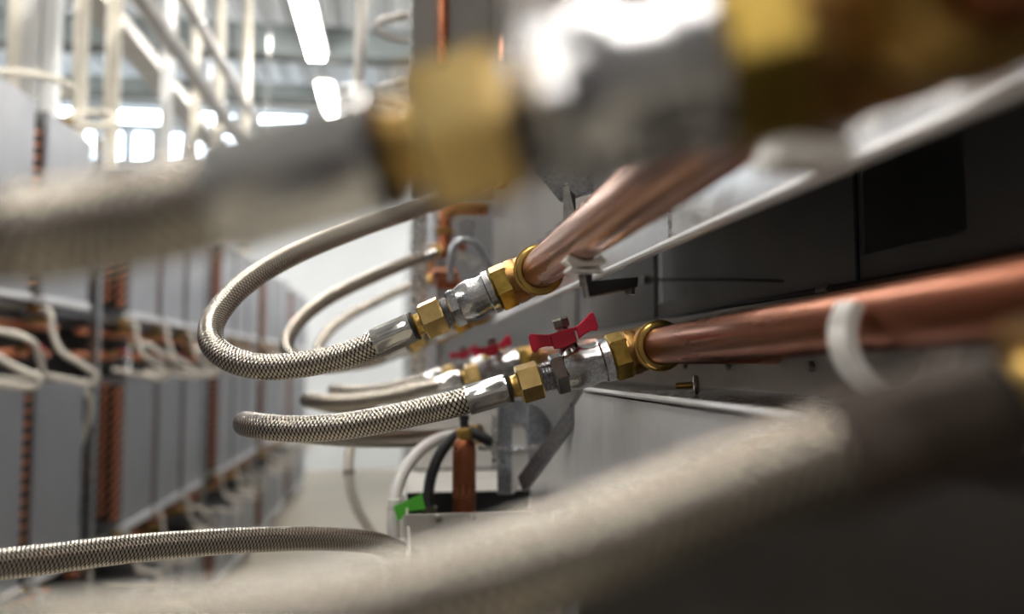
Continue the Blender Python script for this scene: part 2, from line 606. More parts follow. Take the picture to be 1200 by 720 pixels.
# risers and pipes over the row
def riser(px, y, wpx, m, label, z0, rings=True, name='riser_pipe'):
    c = P(px, 60, 1.0)
    y = -1.58 / c.x
    c = c * y
    r = wpx * y / FPX / 2
    t = thing(name, (c.x, y, z0), label, 'pipe', 'pipes rising from the row across the aisle')
    MB().lathe((c.x, y, z0), (0, 0, 1), [(0, r), (3.0, r)], 16).build('tube', m, t)
    if rings:
        MB().lathe((c.x, y, z0 + .30), (0, 0, 1), [(0, r * 1.25), (.05, r * 1.25)], 16).build('coupling', 'tray_grey', t)
    return t


riser(95, 3.72, 16, 'cream_pipe', 'cream pipe rising off the top tier beside the white duct', .95, False)
riser(133, 4.05, 17, 'cream_pipe', 'cream pipe rising off the top tier with a hose curled around it', .95, False)
riser(230, 5.9, 10, 'cream_pipe', 'cream pipe with grey coupling rising off the top tier', .95)
riser(258, 6.7, 11, 'cream_pipe', 'cream pipe with grey coupling rising off the top tier', .95)
riser(197, 5.9, 14, 'white_duct', 'white pipe rising off the top tier between cream pipes', .95, False)
riser(290, 8.3, 9, 'cream_pipe', 'cream pipe with grey coupling rising off the top tier', .95)
c = P(47, 60, 4.05)
t = thing('wall_duct', (c.x, 4.05, .95), 'wide white duct with cream edge rising off the top tier', 'duct')
MB().box((c.x - .078, 4.00, .95), (c.x + .012, 4.10, 4.2)).build('duct_box', 'white_duct', t, smooth=0)
MB().box((c.x + .024, 4.01, .95), (c.x + .078, 4.09, 4.2)).build('duct_box', 'white_duct', t, smooth=0)
MB().tube([(c.x - .078, 3.965, .95), (c.x - .078, 3.965, 4.2)], .026, 10).build('conduit', 'cream_pipe', t)
# overhead service pipes along the aisle
for (x, z, r, y0, y1, m, lab) in ((-1.30, 2.22, .036, 2.0, 9.4, 'tray_grey', 'light grey service pipe running overhead along the row'),
                                  (-1.42, 2.02, .055, 2.0, 8.2, 'tray_grey', 'thick grey service pipe running overhead beside the slimmer one')):
    t = thing('service_pipe', (x, y0, z), lab, 'pipe')
    MB().tube([(x, y0, z), (x, y1, z)], r, 14).build('tube', m, t)
    yy = y0 + .6
    while yy < y1:
        MB().lathe((x, yy, z), (0, 1, 0), [(-.02, r * 1.2), (.02, r * 1.2)], 14).build('collar', 'galvanised', t)
        MB().tube([(x, yy, z + r), (x, yy, CEIL)], .008, 6).build('hanger', 'galvanised', t)
        yy += 1.5
t = thing('cable_tray', (-1.9, 3, 2.3), 'wide galvanised cable tray hung overhead behind the service pipes', 'cable tray')
MB().box((-2.05, 2.0, 2.30), (-1.85, 9.5, 2.305)).box((-2.05, 2.0, 2.305), (-2.045, 9.5, 2.37)).box((-1.855, 2.0, 2.305), (-1.85, 9.5, 2.37)).build('channel', 'tray_grey', t, smooth=0)
for yy in (3, 5, 7, 9):
    MB().tube([(-1.95, yy, 2.305), (-1.95, yy, CEIL)], .008, 6).build('hanger', 'galvanised', t)
# hoses lying on top of the row
for pts, lab in (([P(-60, 80, 3.0), P(0, 84, 3.1), P(45, 88, 3.3), P(75, 97, 3.45), P(84, 106, 3.6), P(72, 112, 3.75)], 'pale hose arching over the first top tier unit'),
                 ([P(76, 141, 3.75), P(100, 148, 3.8), P(128, 145, 3.9), P(137, 136, 4.0), P(118, 132, 4.1), P(88, 133, 4.0), P(78, 139, 3.85)], 'pale hose curled around a cream riser pipe')):
    t = thing('flexible_hose', pts[0], lab, 'hose')
    MB().tube(catmull(pts, 8), .014, 10).build('sleeve', 'cream_pipe', t)
    MB().lathe(pts[0], pts[1] - pts[0], [(-.02, .018), (.03, .018)], 8).build('ferrule', 'brass', t)

# ================================================================== rack beside the camera
BAY = 0.4175
XF, XB, XL = 0.145, 0.29, 0.15
rk = thing('equipment_rack', (.3, .5, FLOOR), 'galvanised equipment rack with bright ledge and dark recess behind the copper pipes', 'rack')
ZLB = 0.0665                                # underside of the ledge
# ledge: bright vertical sheet with a hemmed lower lip
lg = MB()
lg.box((XL, -.6, ZLB), (XL + .002, 1.30, .121))
ob = lg.build('ledge_sheet', 'sheet_bright', rk, smooth=0)
MB().tube([(XL - .001, -.6, ZLB + .0005), (XL - .001, 1.30, ZLB + .0005)], .0028, 10).build('ledge_lip', 'satin_sheet', rk)
sm = MB()
for k in range(-1, 3):
    y = .455 + k * BAY
    MB().box((XL - .001, y, ZLB + .004), (XL, y + .0016, .120)).build('ledge_seam', 'galvanised', rk, smooth=0)
# painted face above the ledge
MB().box((XF - .004, -.6, .1215), (XF, 1.26, .70)).build('face_panel', 'panel_taupe', rk, smooth=0)
MB().tube([(XF - .005, -.6, .122), (XF - .005, 1.26, .122)], .0018, 8).build('face_hem', 'galvanised', rk)
# end plate of the next cabinet
MB().box((.019, 1.262, .25), (.40, 1.266, 1.15)).build('end_plate', 'plate_mirror', rk, smooth=0)
MB().box((.0165, 1.255, .25), (.0195, 1.275, 1.15)).build('end_plate_edge', 'galvanised', rk, smooth=0)
# recess back panel with square openings, one per bay
bp = MB()
zo0, zo1 = .069, .139
oy = [(.40 + k * .427, .50 + k * .427) for k in range(-2, 3)]
bp.box((XB, -.6, -.10), (XB + .002, 1.5, .055)).box((XB, -.6, .139), (XB + .002, 1.5, .30))
z0_, z1_ = .055, .139
y = -.6
for a, b in oy:
    bp.box((XB, y, z0_), (XB + .002, a, z1_))
    bp.box((XB, a, z0_), (XB + .002, b, zo0))
    y = b
bp.box((XB, y, z0_), (XB + .002, 1.5, z1_))
bp.build('back_panel', 'panel_back', rk, smooth=0)
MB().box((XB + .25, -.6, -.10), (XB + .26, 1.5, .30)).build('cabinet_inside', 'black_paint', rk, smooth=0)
for a, b in oy:
    MB().box((XB - .002, b + .003, -.02), (XB, b + .0055, .30)).build('panel_seam', 'black_paint', rk, smooth=0)
# lower beam with bolts
MB().box((XB - .012, -.6, -.021), (XB - .001, 1.5, .048)).build('lower_beam', 'panel_beam', rk, smooth=0, bevel=.0015)
for k in range(-1, 3):
    for dy, r in ((.545, .0042), (.69, .0035), (.80, .003)):
        c = V((XB - .012, dy + k * BAY, -.001))
        MB().hex(c, (-1, 0, 0), 0, .004, r).build('bolt', 'screw_steel', rk)
# tray and its folded front
MB().box((XL, -.6, -.0225), (XB, .675, -.0205)).build('tray', 'galvanised', rk, smooth=0)
fr = MB().prism([(XL, .672, -.019), (XL, 1.07, -.165), (XL, .80, -.165), (XL, .45, -.068), (XL, .31, -.045), (XL, .31, -.019)], (.002, 0, 0))
fr.build('tray_front', 'satin_sheet', rk, smooth=0)
MB().box((XL + .02, -.6, -.60), (XL + .022, .80, -.024)).build('recess_shade_sheet', 'recess_shade', rk, smooth=0)  # dark sheet added for the shade under the near hose
MB().tube([(XL, -.6, -.0195), (XL, .672, -.0195)], .002, 8).build('tray_hem', 'satin_sheet', rk)
# far part of the row: posts and body
MB().box((.022, 1.40, FLOOR), (.048, 1.425, 1.15)).build('post', 'galvanised', rk, smooth=0)
MB().box((.066, 1.47, FLOOR), (.081, 1.495, .25)).build('post', 'galvanised_dark', rk, smooth=0)
MB().box((.40, -.6, FLOOR), (.95, 1.26, 1.15)).build('cabinet_body', 'unit_body', rk, smooth=0)
MB().box((XF, -.6, .698), (.40, 1.26, .70)).build('top_sheet', 'galvanised', rk, smooth=0)
MB().box((.10, 2.2, FLOOR), (.95, 13.0, 1.05)).build('row_body', 'unit_body', rk, smooth=0)
for k in range(8):
    y = 2.25 + k * 1.3
    for z0, z1 in ((.25, 1.0), (-.75, -.05), (-1.65, -1.0)):
        MB().box((.092, y, z0), (.0995, y + 1.2, z1)).build('front_sheet', 'unit_panel', rk, smooth=0)

# gusset and tab above the upper pipe
g = thing('gusset_bracket', P(650, 225, .58), 'dark galvanised triangular bracket standing off the taupe rack face', 'bracket')
a, b, c = P(624, 197, .60), P(664, 190, .60), P(678, 262, .60)
d_ = P(656, 236, .60)
MB().prism([a, P(655, 178, .60), P(697, 178, .60), P(697, 226, .60), P(678, 228, .60), d_], (.004, .006, .0)).build('gusset', 'galvanised_dark', g, smooth=0)
MB().prism([P(660, 217, .588), P(665, 213, .588), P(673, 246, .588), P(668, 255, .588), P(660, 258, .588)], (.001, .004, 0)).build('tab', 'galvanised', g, smooth=0)
MB().prism([P(667, 222, .592), P(674, 228, .592), P(675, 246, .592), P(671, 248, .592)], (.001, .004, 0)).build('slot_block', 'black_paint', g, smooth=0)

# ---- pipes, fittings, valves, hoses of one bay
UPA = P(637, 313, .52)                      # a point on the upper pipe's axis
LPA = P(777, 405, .52)                      # a point on the lower pipe's axis
XU, ZU, XLO, ZLO = UPA.x, UPA.z, LPA.x, LPA.z
PR = 0.0118


def elbow_axis(cn, e1):
    return (e1 - cn).normalized()


def copper_pipe(corner, axis, y_near, bend, m, label, group=None, ring=.0165, rise=0.0):
    """pipe parallel to the aisle ending in a brass elbow at its corner"""
    X, Z = corner.x, corner.z
    t = thing('copper_pipe', corner, label, 'pipe', group)
    ye = corner.y - .012
    if bend == 'up':
        pts = catmull([(X, ye + .006, Z), (X, (ye + y_near) / 2, Z), (X, y_near + .02, Z), (X, y_near + .006, Z + .005), (X, y_near, Z + .018), (X, y_near, Z + .16)], 10)
    elif bend == 'in':
        pts = catmull([(X, ye + .006, Z), (X, (ye + y_near) / 2, Z), (X, y_near + .02, Z), (X + .006, y_near + .006, Z), (X + .02, y_near, Z), (X + .125, y_near, Z)], 10)
    else:
        pts = [V((X, ye + .006, Z)), V((X, (ye + y_near) / 2, Z)), V((X, y_near, Z))]
    pts = [p + V((0, 0, rise * max(0.0, ye - p.y))) for p in pts]
    MB().tube(pts, PR, 28).build('tube', m, t)
    el = MB()
    path = [V((X, ye - .002, Z)), V((X, corner.y - .006, Z)), corner + axis * .002, corner + axis * .010, corner + axis * .018]
    el.tube(catmull(path, 6), .0146, 26)
    e = el.build('elbow', 'bronze', t)
    rg = MB().lathe((X, ye - .009, Z), (0, 1, 0), [(0, PR + .0004), (.0, ring - .0022), (.0008, ring - .0010), (.0020, ring - .0010), (.0024, ring - .0026), (.0032, ring - .0026), (.0038, ring), (.0056, ring), (.0062, ring - .0018), (.0072, ring - .0018), (.0078, ring - .0002), (.0110, ring - .0004), (.0135, ring - .003)], 30, cap0=False, cap1=False)
    r_ = rg.build('socket_rim', 'brass', e)
    hx = MB().hex(corner, axis, .0165, .0285, .0158, phase=.35)
    hx.build('hex_collar', 'brass_tarnish', e, smooth=25)
    MB().lathe(corner, axis, [(.010, .0146), (.012, .0152), (.0165, .0152)], 26).build('shoulder', 'bronze', e)
    return t


def valve(corner, axis, s0, label, group=None, handle=True, L=.052, up=V((0, 0, 1))):
    """nickel body from distance s0 along the axis; returns the thing"""
    d, s, u = frame_of(axis, up)
    o_ = corner + d * s0
    t = thing('ball_valve' if handle else 'pipe_union', o_, label, 'valve' if handle else 'fitting', group)
    k = L / .052
    MB().lathe(o_, d, [(0, .0138), (.0008, .0146), (.0055 * k, .0146), (.0065 * k, .0134), (.010 * k, .0130), (.018 * k, .0143), (.025 * k, .0136), (.031 * k, .0118)], 30, up=up).build('body', 'nickel', t)
    MB().hex(o_, d, .029 * k, .038 * k, .0140, phase=.2).build('hex_grip', 'nickel', t, smooth=25)
    th = [(.038 * k, .0094)]
    n = 7
    for i in range(n):
        a = .038 * k + (.052 - .038) * k * i / n
        b = .038 * k + (.052 - .038) * k * (i + .5) / n
        th += [(a + .0001, .0104), (b, .0090)]
    MB().lathe(o_, d, th, 26).build('thread', 'nickel', t, smooth=20)
    if handle:
        hb = o_ + d * (.0240 * k)
        MB().lathe(hb + u * .010, u, [(0, .0088), (.003, .0075), (.0045, .0065), (.010, .0060)], 20, up=d).build('bonnet', 'nickel', t)
        MB().lathe(hb + u * .018, u, [(0, .0036), (.0125, .0036)], 14, up=d).build('stem', 'screw_steel', t)
        MB().hex(hb, u, .0278, .0345, .0058).build('lock_nut', 'screw_steel', t, smooth=20)
        hd = (d * .98 + s * .17).normalized()            # handle direction
        hs = u.cross(hd).normalized()
        hc = hb + u * .0235
        m = MB()
        # saddle plate under the nut with a folded skirt on the near side
        m.prism([hc + hd * a + hs * b for a, b in ((-.010, -.0065), (.010, -.0065), (.010, .0065), (-.010, .0065))], u * .0028)
        H = m.build('handle', 'red_paint', t, smooth=25, bevel=.0007)
        for sg in (-1, 1):
            w_ = MB()
            b0 = hc + hd * (sg * .0085) + hs * (.0030)
            lift = .0045
            prof_ = [(a * .78, b * .9) for a, b in ((0, -.0065), (.006, -.0050), (.0125, -.0055), (.0165, -.0085), (.0185, -.0060), (.0180, .0045), (.0155, .0065), (.010, .0050), (.004, .0035), (0, .0030))]
            w_.prism([b0 + hd * (sg * a) + u * (b + lift * (a / .018) ** 1.5 * (1.3 if sg < 0 else .35)) for a, b in prof_], hs * .0030)
            w_.build('wing', 'red_paint', H, smooth=25, bevel=.0008)
        sk = MB().prism([hc + hd * a + u * b + hs * .0060 for a, b in ((-.0075, .0028), (.0085, .0028), (.0085, -.0075), (.002, -.0085), (-.0075, -.0065))], hs * .0026)
        sk.build('skirt', 'red_paint', H, smooth=25, bevel=.0006)
        MB().lathe(hb + d * -.006 + u * .0165 + s * .0062, (s * -1) if s.y > 0 else s, [(0, .0024), (.004, .0022)], 10).build('grub_screw', 'chrome_ferrule', t)
        # raised foundry marks on the near side of the body
        near = -s if s.y > 0 else s
        for row, (h0, cnt, sz) in enumerate(((.0035, 4, .0011), (-.0002, 5, .0010), (-.0040, 7, .0005))):
            for q in range(cnt):
                ca = o_ + d * ((.0105 + q * (.0105 / cnt)) * k)
                ang = math.asin(h0 / .0125)
                nrm = near * math.cos(ang) + u * math.sin(ang)
                p0 = ca + nrm * .0138
                MB().bar(p0 - u * sz, p0 + u * sz, sz * 1.1, .0012, up=nrm).build('raised_mark', 'nickel', t)
    return t


def hose(corner, axis, s0, pts, label, group=None, m='braid', n=32, sub=22, hr=.0088, nut=True, end=None, fm='chrome_ferrule', nm='brass_nut'):
    """nut + neck + ferrule along the axis from s0, then the braided sleeve along pts"""
    d = axis
    t = thing('braided_hose', corner + d * s0, label, 'hose', group)
    o_ = corner + d * s0
    MB().hex(o_, d, 0, .0155, .0130, phase=.25).build('swivel_nut', nm, t, smooth=25)
    MB().lathe(o_, d, [(.0155, .0078), (.017, .0072), (.0195, .0072), (.0205, .0085)], 24).build('neck', 'brass', t)
    MB().lathe(o_, d, [(.0205, .0094), (.0215, .0100), (.0225, .0094)], 24).build('washer', 'black_rubber', t)
    # crimped ferrule with shallow flutes
    fe = MB()
    d_, s_, u_ = frame_of(d)
    nn, oidx = 48, 0
    prof_ = [(.0222, .0088), (.0230, .0099), (.0255, .0100), (.027, .0097), (.045, .0097), (.0475, .0101), (.050, .0101), (.0505, .0090)]
    for i, (tt, r) in enumerate(prof_):
        for j in range(nn):
            a = 2 * math.pi * j / nn
            fl = .00035 * math.cos(8 * a) if 2 < i < 5 else 0
            fe.v.append(o_ + d_ * tt + (s_ * math.cos(a) + u_ * math.sin(a)) * (r + fl))
    for i in range(len(prof_) - 1):
        for j in range(nn):
            k = (j + 1) % nn
            fe.face([i * nn + j, i * nn + k, (i + 1) * nn + k, (i + 1) * nn + j])
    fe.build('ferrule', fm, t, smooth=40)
    st = o_ + d * .047
    path = catmull([st, st + d * .012] + [V(p) for p in pts], sub)
    MB().tube(path, hr, n).build('sleeve', m, t)
    if end is not None:
        dd = (path[-1] - path[-3]).normalized()
        MB().lathe(path[-1] - dd * .03, dd, [(0, .0096), (.032, .0096)], 20).build('far_ferrule', 'chrome_ferrule', t)
        MB().hex(path[-1], dd, .002, .015, .0125).build('far_nut', 'brass', t, smooth=25)
    return t


# --- the bay in focus
CU = V((XU, .553, ZU))
AU = elbow_axis(CU, P(437, 404, .572))
CL = V((XLO, .543, ZLO))
AL = elbow_axis(CL, P(545, 470, .555))
GP = 'pipework of the bays'
pu = copper_pipe(CU, AU, .160, 'up', 'copper', 'bright copper pipe held by a white clip on a black bracket below the ledge', rise=.015)
pl = copper_pipe(CL, AL, .14, 'in', 'copper_dark', 'dark reddish copper pipe cradled in a tall white plastic clip', rise=.016)
vu = valve(CU, AU, .0285, 'nickel pipe union without a handle, on the pipe with the black bracket', handle=False, L=.044)
vl = valve(CL, AL, .0285, 'nickel ball valve with red butterfly handle, on the pipe in the tall clip', L=.054)
UH = [P(400, 418, .577), P(350, 428, .582), P(305, 430, .588), P(268, 420, .597), P(248, 400, .610), P(252, 372, .630), P(285, 334, .655),
      P(340, 300, .69), P(420, 267, .74), P(490, 243, .80), P(540, 224, .85), P(572, 208, .89)]
UH1 = [p + V((0, BAY, 0)) for p in UH[:-2] + [P(526, 232, .84)]]
LH = [P(500, 481, .562), P(450, 492, .566), P(400, 500, .571), P(350, 503, .580), P(315, 501, .590), P(293, 498, .608), P(289, 497, .636),
      P(310, 500, .68), P(360, 508, .74), P(430, 514, .82), P(500, 514, .88), P(550, 510, .93)]
hu = hose(CU, AU, .0655, UH, 'braided steel hose in a wide loop from the handleless nickel union', end=True)
hl = hose(CL, AL, .0760, LH, 'braided steel hose from the red handled valve on the pipe in the tall clip', end=True)

# return elbows the upper hoses end in
def return_elbow(k):
    e = UH[-1] if k == 0 else UH1[-1] + V((0, (k - 1) * BAY, 0))
    t = thing('copper_elbow', e, 'dark copper elbow rising from the far end of a looped hose', 'pipe', 'copper return elbows')
    MB().tube(catmull([e + V((.012, .012, .0)), e + V((.018, .016, .008)), e + V((.02, .02, .04)), e + V((.022, .022, .062)), e + V((.035, .024, .072)), e + V((.085, .03, .073))], 8), .0105, 18).build('tube', 'copper_dark', t)
    MB().hex(e + V((.02, .02, .03)), (0, 0, 1), 0, .010, .0145).build('collar', 'bronze', t, smooth=25)
    return t


for k in (0, 1, 2):
    return_elbow(k)

# --- the bays beyond
DLAB = {
    'pu': ('copper pipe stub with brass elbow in the bays beyond', 'pipe stubs in the bays beyond'),
    'vu': ('nickel pipe union in the bays beyond the large braided loops', 'unions in the bays beyond'),
    'vl': ('ball valve with red handle in the bays beyond the large braided loops', 'valves in the bays beyond'),
    'hu': ('upper braided hose looping out in the bays beyond', 'upper hoses in the bays beyond'),
    'hl': ('lower braided hose sagging out in the bays beyond', 'lower hoses in the bays beyond')}
stub_u = copper_pipe(CU + V((0, BAY, 0)), AU, .60 + .20, None, 'copper', *DLAB['pu'])
stub_l = copper_pipe(CL + V((0, BAY, 0)), AL, .60, 'in', 'copper', *DLAB['pu'])
hu1 = hose(CU + V((0, BAY, 0)), AU, .0655, UH1, *DLAB['hu'], end=True)
for k in (1, 2):
    off = (0, BAY * k, 0)
    dup(vu, off, *DLAB['vu'])
    dup(vl, off, *DLAB['vl'])
    dup(hu1, (0, BAY * (k - 1), 0)) if k > 1 else None
    dup(hl, off, *DLAB['hl'])
    if k > 1:
        dup(stub_u, (0, BAY * (k - 1), 0))
        dup(stub_l, (0, BAY * (k - 1), 0))

# --- the bay right at the lens
_a, _b = P(885, 60, .121), P(550, 152, .134)
AUn = (_b - _a).normalized()
CUn = _a - AUn * .0225
NUn = .0225 + (_b - _a).length - .0078
copper_pipe(CUn, AUn, -.35, None, 'copper_shaded', 'shade-darkened copper pipe joined to the nearly straight hose above the ledge')
valve(CUn, AUn, .0285, 'nickel pipe union joining the nearly straight hose to its copper pipe', handle=False, L=NUn - .0215)
hose(CUn, AUn, NUn, [P(120, 262, .1535), P(20, 274, .156), P(-140, 270, .175), P(-330, 235, .22), V((-.21, .30, .075)), V((-.20, .37, .14)), V((-.12, .40, .21)), V((-.02, .40, .245)), V((.10, .41, .25))],
     'braided hose passing nearly straight across in front of the looped hoses', end=True)
CLn = CL - V((0, BAY, 0)) - AL * .028
copper_pipe(CLn, AL, -.35, None, 'copper_shaded', 'copper pipe low behind the pale hose that sweeps across the tray front')
valve(CLn, AL, .0285, 'nickel union of the pale hose that sweeps across the tray front', handle=False, L=.054)
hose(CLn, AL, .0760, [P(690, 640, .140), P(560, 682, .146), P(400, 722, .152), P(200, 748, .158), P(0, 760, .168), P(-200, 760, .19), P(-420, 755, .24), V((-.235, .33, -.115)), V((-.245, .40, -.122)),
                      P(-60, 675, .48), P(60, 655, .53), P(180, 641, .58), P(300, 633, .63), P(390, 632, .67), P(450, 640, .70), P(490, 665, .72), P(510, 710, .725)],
     'pale braided hose sweeping across the tray front and returning below', end=True, fm='ferrule_shaded', nm='bronze')

# --- clips
def pipe_clip(X, Z, y, label, stem, r=.0155, dz=-.004, wd=.012, span=250):
    t = thing('pipe_clip', (X, y, Z - r), label, 'pipe clip')
    m = MB()
    n = 22
    pts_o, pts_i = [], []
    for i in range(n + 1):
        ang = R(270) - R(span) / 2 + R(span) * i / n
        pts_i.append((math.cos(ang) * r, math.sin(ang) * r))
        pts_o.append((math.cos(ang) * (r + .0042), math.sin(ang) * (r + .0042)))
    for i in range(n):
        q = [pts_i[i], pts_i[i + 1], pts_o[i + 1], pts_o[i]]
        m.hexa([(X + a, y - wd / 2, Z + dz + b) for a, b in q] + [(X + a, y + wd / 2, Z + dz + b) for a, b in q])
    m.build('ring', 'white_plastic', t, smooth=45)
    MB().prism([(X - .007, y - wd / 2, Z + dz - r - .002), (X + .007, y - wd / 2, Z + dz - r - .002), (X + .010, y - wd / 2, Z + dz - r - stem), (X - .010, y - wd / 2, Z + dz - r - stem)], (0, wd, 0)).build('foot', 'white_plastic', t, smooth=0, bevel=.001)
    return t


pipe_clip(XLO, ZLO + .004, .268, 'tall white plastic clip cradling the dark reddish copper pipe', .012, r=.0165, dz=-.0065)
pipe_clip(XU, ZU + .005, .178, 'white plastic clip on the bright copper pipe where it turns up', .010, r=.0122, dz=0, wd=.014, span=110)
pipe_clip(XU, ZU + .0018, .405, 'white plastic clip on the bright copper pipe over the black bracket', .006, r=.0122, dz=0, wd=.008, span=80)
# black bracket under the clip
t = thing('angle_bracket', P(690, 345, .42), 'small black angle bracket under the white clip at the ledge', 'bracket')
MB().prism([P(681, 304, .43), P(694, 302, .43), P(694, 331, .43), P(685, 333, .43)], (.001, .016, 0)).build('upright', 'black_paint', t, smooth=0)
MB().prism([P(684, 330, .43), P(748, 325, .47), P(747, 336, .47), P(688, 348, .43)], (.002, .016, 0)).build('arm', 'black_paint', t, smooth=0)
MB().prism([P(684, 329, .429), P(689, 348, .429), P(687, 349, .429), P(681, 304, .429), P(683, 304, .429)], (.0005, -.001, 0)).build('edge_strip', 'galvanised', t, smooth=0)
MB().tube([P(738, 333, .475), P(738, 345, .475)], .003, 8).build('screw', 'screw_steel', t)
# thin black cable along the recess
t = thing('black_line', P(770, 326, .93), 'thin black cable strung across the dark recess of the rack', 'cable')
MB().tube(catmull([P(752, 328, .90), P(850, 328, .70), P(930, 330, .60), P(1010, 332, .53)], 8), .0013, 8).build('sheath', 'black_rubber', t)
for q in (P(756, 328, .89), P(1008, 332, .533)):
    MB().box(q - V((.003, .004, .004)), q + V((.006, .004, .004))).build('line_clip', 'screw_steel', t)
t = thing('black_line', P(1010, 330, .53), 'black strip standing for the shadow gap on top of the bolted rack beam', 'cable')  # dark strip modelled for the shade along the beam's top edge
MB().tube([(XB - .006, -.2, .0505), (XB - .006, .30, .0505), (XB - .006, 1.4, .0505)], .0022, 8).build('sheath', 'black_rubber', t)
MB().tube([(XB - .006, .53, .0505), (XB - .006, .545, .0505)], .0032, 8).build('line_clip', 'screw_steel', t)  # clip added to the shade strip
# loose screw on the tray
t = thing('loose_screw', P(806, 455, .56), 'loose round headed screw resting on the galvanised tray', 'screw')
sc = P(806, 455, .56)
sc.z = -.0205 + .0068
ax = V((.9, -.42, .06)).normalized()
MB().lathe(sc, ax, [(-.008, .0022), (.004, .0022), (.005, .0030)], 12).build('shank', 'brass', t)
MB().lathe(sc, ax, [(.004, .0062), (.0048, .0068), (.0064, .0068), (.0075, .0050)], 18).build('head', 'screw_steel', t)

# ================================================================== module below the focus bay
yb = .80
base = P(540, 600, .78)
md = thing('pump_module', (base.x, .9, -.40), 'open galvanised box with white board under the upright copper pipe', 'module')
zt = P(540, 601, .76).z
xl = P(476, 600, .76).x
MB().box((xl, .755, -.45), (.145, .758, zt)).build('front_sheet', 'tray_grey', md, smooth=0)
MB().box((xl, .758, -.45), (xl + .002, 1.12, zt)).build('side_sheet', 'tray_grey', md, smooth=0)
zr = P(540, 577, .93).z
MB().box((xl, .93, -.45), (.145, .936, zr)).build('inner_rim', 'black_paint', md, smooth=0)
MB().box((xl - .002, .938, zr - .05), (.145, 1.15, zr - .004)).build('board', 'board_white', md, smooth=0)
MB().prism([(xl + .012, 1.15, zr), (.145, 1.15, zr), (.145, 1.15, zr + .11), (xl + .012, 1.15, zr + .085)], (0, .002, 0)).build('back_board', 'board_white', md, smooth=0)
for px_ in (514, 554):
    q = P(px_, 603, .755)
    MB().lathe((q.x, .755, zt - .004), (0, -1, 0), [(0, .0035), (.002, .0028)], 10).build('rivet', 'chrome_ferrule', md)
for k in (-1, -2):  # unseen copies, added to keep floor light off the hose undersides
    c_ = dup(md, (0, BAY * k, 0), 'unseen galvanised box added under the tray front to block floor light', 'unseen boxes added under the tray front')
    for ch in list(c_.children):
        if ch.name.startswith(('back_board', 'board', 'inner_rim')):
            bpy.data.objects.remove(ch)
# upright copper pipe with cap
q = P(544, 530, .82)
t = thing('copper_pipe', (q.x, .82, -.16), 'short upright copper pipe with brass nut and black cap', 'pipe')
zt2 = P(544, 514, .82).z
MB().lathe((q.x, .82, zr - .06), (0, 0, 1), [(0, .0112), (zt2 - zr + .046, .0112), (zt2 - zr + .054, .0106), (zt2 - zr + .0585, .0085), (zt2 - zr + .060, .005)], 26).build('tube', 'copper_dark', t)
MB().hex((q.x, .82, zt2 - .001), (0, 0, 1), 0, .011, .0072).build('nut', 'brass', t, smooth=25)
MB().lathe((q.x, .82, zt2 + .009), (0, 0, 1), [(0, .0042), (.008, .0042), (.0085, .005), (.013, .005), (.0135, .003)], 16).build('cap', 'black_rubber', t)
# black corrugated hose arching behind the pipe
t = thing('corrugated_hose', P(503, 598, .86), 'black corrugated hose arching behind the upright copper pipe', 'hose')
path = catmull([P(503, 606, .86), P(502, 580, .86), P(508, 550, .86), P(524, 521, .86), P(546, 507, .865), P(566, 513, .87), P(580, 524, .88)], 16)
rr = [.0060 if i % 2 else .0052 for i in range(len(path))]
MB().tube(path, rr, 14).build('sheath', 'black_rubber', t)
MB().lathe(path[0], (0, 0, 1), [(-.01, .0072), (.01, .0072)], 12).build('ferrule', 'screw_steel', t)
# grey hose with a green label
t = thing('grey_hose', P(466, 610, .84), 'smooth light grey hose bending down beside the green label', 'hose')
MB().tube(catmull([P(462, 640, .80), P(461, 605, .80), P(464, 575, .81), P(478, 545, .83), P(502, 521, .86), P(530, 511, .89), P(560, 511, .92)], 10), .0060, 16).build('sheath', 'grey_hose', t)
MB().lathe(P(462, 590, .80), (0, 0, 1), [(-.004, .0064), (.004, .0064)], 14).build('band', 'white_plastic', t)
t = thing('cable_label', P(478, 592, .82), 'bright green folded label stuck at the grey hose', 'label')
MB().prism([P(461, 594, .791), P(494, 579, .791), P(499, 597, .791), P(478, 600, .791), P(466, 611, .791)], (0, .0006, 0)).build('tape', 'green_label', t, smooth=0)
MB().prism([P(461, 594, .7905), P(467, 591, .7905), P(472, 608, .7905), P(466, 611, .7905)], (0, .0006, 0)).build('fold', 'green_label', t, smooth=0)
# hanging grey-brown hose further on
t = thing('hanging_hose', P(430, 640, 1.25), 'dull grey hose hanging down in front of the pale wall', 'hose')
MB().tube(catmull([P(470, 505, 1.35), P(430, 505, 1.30), P(413, 520, 1.28), P(409, 555, 1.26), P(416, 590, 1.25), P(432, 620, 1.25), P(455, 650, 1.25), P(480, 680, 1.25)], 10), .0072, 14).build('sheath', 'braid_far', t)
MB().lathe(P(409, 555, 1.26), (0, 0, 1), [(-.005, .0078), (.005, .0078)], 12).build('band', 'screw_steel', t)
